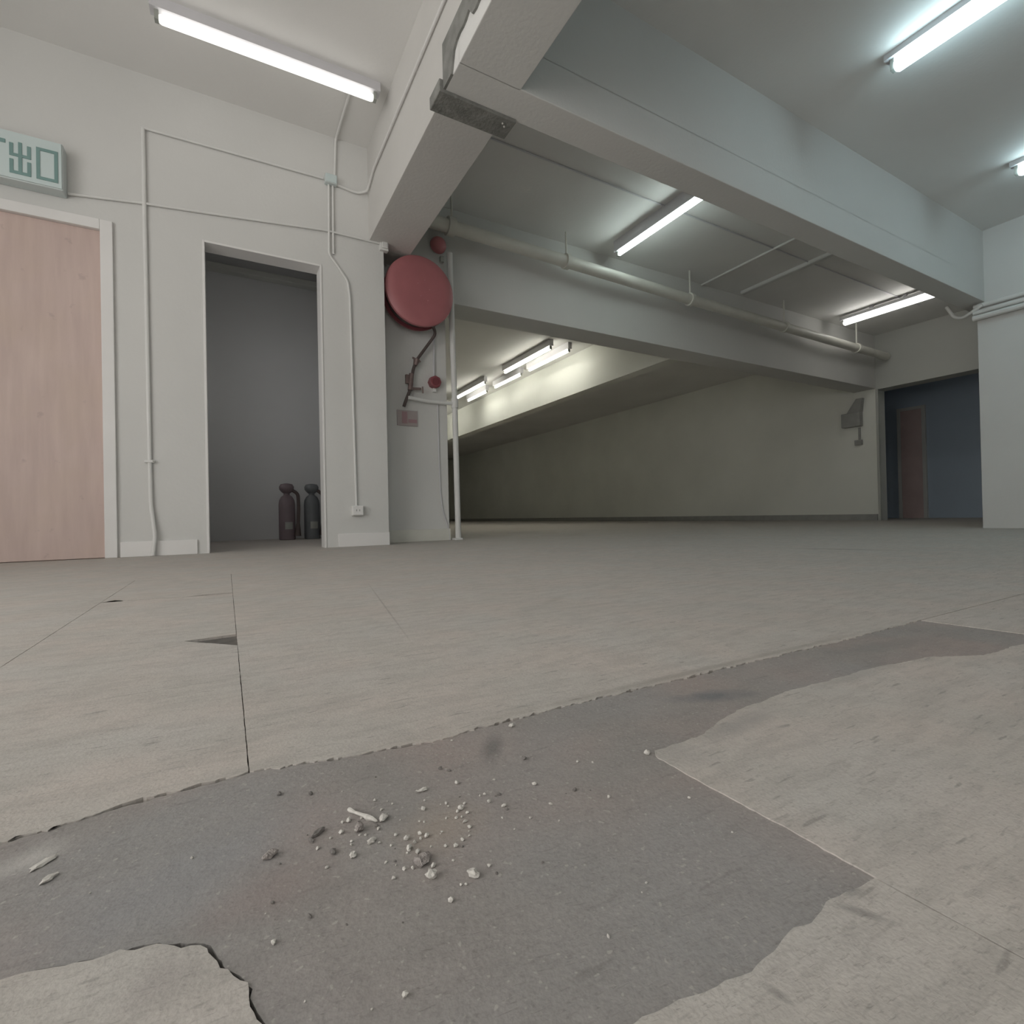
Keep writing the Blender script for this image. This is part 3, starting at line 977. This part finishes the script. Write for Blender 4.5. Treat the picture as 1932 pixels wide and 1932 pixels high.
Z0 = -.0010
CR = [
    ('concrete_crumb', .0790, .3700, .0034, .0030, .0032, .4, M_GREYC, 'pinkish crumb of concrete just left of the white sliver'),
    ('concrete_crumb', .1060, .3150, .0062, .0044, .0024, .3, M_GREYC, 'flat grey lump of concrete in the middle of the rubble'),
    ('plaster_chip', .1065, .2990, .0036, .0034, .0026, .8, M_PLAST, 'rounded white plaster chip in front of the grey lump'),
    ('plaster_chip', .1290, .2860, .0028, .0042, .0024, .3, M_PLAST, 'tall white plaster chip right of the rubble, nearest the camera'),
    ('plaster_chip', .1350, .3960, .0044, .0022, .0014, -.3, M_PLAST, 'white plaster flake lying apart behind the rubble'),
    ('plaster_chip', .0970, .3740, .0044, .0030, .0020, .4, M_PLAST, 'white plaster chip touching the tip of the sliver'),
    ('plaster_chip', .0830, .3520, .0034, .0020, .0016, .1, M_PLAST, 'white plaster chip below the pinkish crumb'),
    ('plaster_chip', .0690, .3440, .0028, .0022, .0016, 1.0, M_PLAST, 'pale chip at the left end of the rubble'),
    ('concrete_crumb', .0530, .3810, .0056, .0022, .0016, .3, M_DKC, 'dark crumb lying left of the rubble'),
    ('concrete_crumb', .0220, .3720, .0050, .0030, .0024, .2, M_GREYC, 'low grey crumb alone on the left of the dark patch'),
    ('plaster_chip', .3320, .3470, .0028, .0026, .0022, 0, M_PLAST, 'round white pebble at the corner of the right slab'),
    ('plaster_chip', .2570, .4660, .0034, .0026, .0020, 0, M_PLAST, 'white pebble close to the far edge of the dark patch'),
    ('plaster_chip', -.1000, .4210, .0052, .0026, .0012, .5, M_PLAST, 'pale flake at the left edge below the white smear'),
    ('plaster_chip', -.1080, .4420, .0078, .0034, .0010, .6, M_PLAST, 'long pale flake lying on the white smear'),
    ('plaster_chip', .1510, .3560, .0026, .0020, .0018, 0, M_PLAST, 'white plaster chip at the right end of the rubble'),
]
for nm, x, y, sx, sy, sz, rz, m, lb in CR:
    b = bmn()
    crumb(b, x, y, Z0, sx, sy, sz, rz + .3)
    obj(nm, b, m, origin=(x, y, Z0), label=lb, category='rubble')
b = bmn()
a, c = Vector((.0770, .3980, Z0 + .0016)), Vector((.0925, .3715, Z0 + .0016))
tube(b, [a + (c - a) * t + Vector((random.uniform(-.0006, .0006), random.uniform(-.0006, .0006), 0)) for t in (0, .06, .25, .5, .68, .8, .95, 1)],
     [.0012, .0018, .0011, .0013, .0021, .0016, .0010, .0003], 7)
obj('plaster_sliver', b, M_PLAST, origin=a, label='thin white sliver of plaster lying among the rubble', category='rubble')
b = bmn()
for i in range(105):
    if i < 75:
        x, y = random.gauss(.118, .034), random.gauss(.350, .028)
    else:
        x, y = random.uniform(-.08, .32), random.uniform(.20, .47)
    if x < .012 and y < .345:
        continue
    if x > .15 and y < .20:
        continue
    s = random.choice((.0006, .0008, .001, .0013, .0018))
    crumb(b, x, y, Z0, s * random.uniform(.8, 1.6), s, s * .8, random.uniform(0, 3), 1)
obj('plaster_grit', b, M_PLAST, kind='stuff', label='scattered tiny white plaster grit on the dark patch', category='grit')
b = bmn()
for i in range(34):
    x, y = random.gauss(.09, .09), random.gauss(.36, .05)
    if (x < .014 and y < .35) or y > .465 or (x > .15 and y < .2) or x > .32:
        continue
    s = random.choice((.0006, .0009, .0013, .002))
    crumb(b, x, y, Z0, s * random.uniform(.8, 1.8), s, s * .7, random.uniform(0, 3), 1)
obj('dark_grit', b, M_DKC, kind='stuff', label='scattered tiny dark grit on the dark patch', category='grit')
